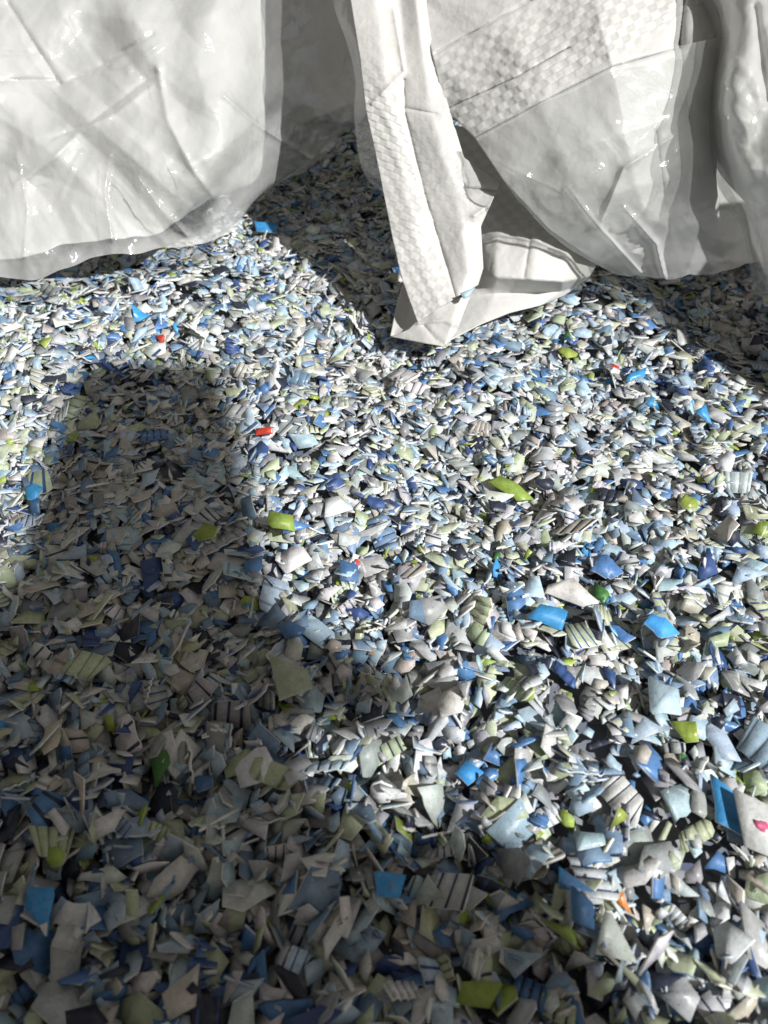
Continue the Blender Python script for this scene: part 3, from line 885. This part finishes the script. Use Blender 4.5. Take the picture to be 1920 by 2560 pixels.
sheet('liner_film', [
    [(1188, 341, .329), (1350, 252, .312), (1530, 162, .304), (1700, 115, .306), (1815, 90, .318)],
    [(1258, 450, .324), (1400, 388, .310), (1560, 330, .303), (1690, 300, .308), (1805, 270, .324)],
    [(1335, 545, .332), (1460, 492, .317), (1590, 458, .311), (1700, 444, .315), (1815, 430, .334)],
    [(1425, 625, .342), (1530, 592, .331), (1640, 566, .327), (1740, 552, .333), (1850, 525, .348)],
    [(1545, 692, .357), (1610, 690, .350), (1690, 697, .350), (1770, 682, .356), (1885, 660, .366)],
], M_FILM, right, step=.0009, crumple=[(.035, .0035, 61), (.03, .006, 81), (.012, .003, 82), (.022, .0018, 1081), (.009, .0007, 1082)], edge_wave=6, seed=7, hem=lambda x, y: .30 * np.clip((y - 480) / 130, 0, 1),
    creases=[([(1230, 400), (1400, 480), (1500, 420)], 8, .002), ([(1560, 520), (1640, 610), (1660, 690)], 7, .004), ([(1420, 470), (1490, 560), (1600, 680)], 6, .003)])
sheet('liner_fold', [
    [(1700, -150, .34), (1790, -160, .315), (1900, -170, .305), (2120, -170, .305)],
    [(1790, 60, .335), (1830, 20, .308), (1920, 10, .298), (2120, 0, .298)],
    [(1772, 240, .338), (1815, 200, .303), (1910, 160, .293), (2120, 150, .293)],
    [(1785, 400, .342), (1830, 380, .308), (1920, 350, .298), (2120, 340, .296)],
    [(1850, 490, .345), (1890, 490, .318), (1960, 480, .308), (2120, 470, .303)],
    [(1900, 530, .350), (1950, 540, .325), (2000, 540, .315), (2120, 540, .310)],
], M_WOVEN, right, extend=280, step=.0010, crumple=[(.03, .007, 91), (.013, .0025, 92), (.018, .0022, 1091)], creases=[([(1890, 20), (1920, 250)], 8, -.005)], thick=.0004)
sheet('liner_film', [
    [(1690, -150, .335), (1790, -160, .308), (1900, -170, .298), (2120, -170, .298)],
    [(1775, 110, .33), (1825, 60, .300), (1920, 30, .290), (2120, 20, .290)],
    [(1765, 300, .333), (1815, 250, .296), (1910, 200, .286), (2120, 190, .286)],
    [(1790, 450, .338), (1840, 420, .302), (1930, 400, .291), (2120, 390, .289)],
    [(1850, 560, .342), (1900, 560, .312), (1980, 560, .301), (2120, 550, .296)],
    [(1890, 735, .350), (1930, 745, .325), (2000, 750, .312), (2120, 750, .305)],
], M_FILM, right, extend=280, step=.0009, crumple=[(.03, .007, 91), (.013, .0025, 92), (.018, .0022, 1091), (.007, .0007, 1097)], edge_wave=7, seed=11, hem=lambda x, y: .2 * np.clip((y - 450) / 80, 0, 1))
sheet('liner_edge', [
    [(820, -170, .365), (860, -170, .356), (890, -170, .350)],
    [(832, 0, .360), (865, 0, .352), (900, 0, .347)],
    [(868, 110, .357), (890, 110, .350), (920, 110, .345)],
    [(888, 200, .356), (905, 200, .350), (925, 200, .345)],
    [(886, 300, .358), (910, 300, .352), (935, 300, .346)],
    [(905, 420, .360), (930, 420, .353), (955, 420, .347)],
    [(955, 490, .357), (960, 490, .353), (975, 490, .349)],
], M_FILM, right, extend=280, step=.0009, crumple=[(.02, .0025, 99), (.008, .0006, 98)])

# ---- added sheets out of view, cut to the shadow outlines to shade the heap
LEVEL = float(np.mean(H[250:400, 350:650])); print('heap level', LEVEL)
def shade_sheet(name, poly, dist, parent, mat, z=LEVEL, thick=.002, extra=()):
    P = np.array([ground(x, y, z) for x, y in poly] + [np.array([x, y, z]) for x, y in extra]) + SUN * dist
    P = P - np.array(parent.location) if parent is not None else P
    n = len(P)
    V = np.concatenate([P, P + SUN * thick])
    faces = [list(range(n)), list(range(2 * n - 1, n - 1, -1))] + [[i, n + i, n + (i + 1) % n, (i + 1) % n] for i in range(n)]
    return mesh_from(name, V, faces, mat, parent)
E1 = np.cross([0, 0, 1], SUN); E1 /= np.linalg.norm(E1)
E2 = np.cross(SUN, E1)
def side_occluder_sheet(name, outline, c, parent, mat, thick=.0015):
    P = np.array([E1 * a + E2 * b + SUN * (c + .01 * math.sin(a * 60)) for a, b in outline]) - np.array(parent.location)
    n = len(P)
    V = np.concatenate([P, P + SUN * thick])
    faces = [list(range(n)), list(range(2 * n - 1, n - 1, -1))] + [[i, n + i, n + (i + 1) % n, (i + 1) % n] for i in range(n)]
    return mesh_from(name, V, faces, mat, parent)
side_occluder_pts = [ground(x, y, LEVEL) for x, y in [(1500, 640), (1590, 745), (1700, 850), (1800, 940), (1920, 1030), (2150, 1150), (2700, 1000)]]
side_occluder_pts += [at(2300, 500, .40), at(1900, 500, .388), at(1640, 520, .392), at(1600, 660, .392)]
side_occluder_sheet('side_occluder', [(p @ E1, p @ E2) for p in side_occluder_pts], .12, right, M_WOVEN_OPAQUE)  # unseen sheet added to cast the shade at the right
near = shade_sheet('added_occluder', SHADE_LEFT + SHADE, .95, None, M_OCCLUDER, extra=[(.10, -.60), (-.75, -.60), (-.75, .10)])  # added out of view, only to throw the shadow column at the left
tag(near, 'unseen dark sheet added to cast the shadow column on the heap', 'added_occluder')

# a chip caught in the fold of the corner
V, loops_, ln_, fcol_ = flake_shape(.0036, .0016, False, rng, .0005, 'pale blue', 'box', .02)
chip = mesh_from('plastic_flake', V, (loops_, ln_), M_FLAKE, face_col=fcol_)
c_ = at(1172, 733, .3345)
chip.matrix_world = Matrix.Translation(Vector(c_)) @ Matrix.Rotation(math.radians(38), 4, 'X') @ Matrix.Rotation(math.radians(20), 4, 'Z')
tag(chip, 'small pale blue chip caught in the fold of the sack corner', 'plastic flake', 'largest flakes on the heap')
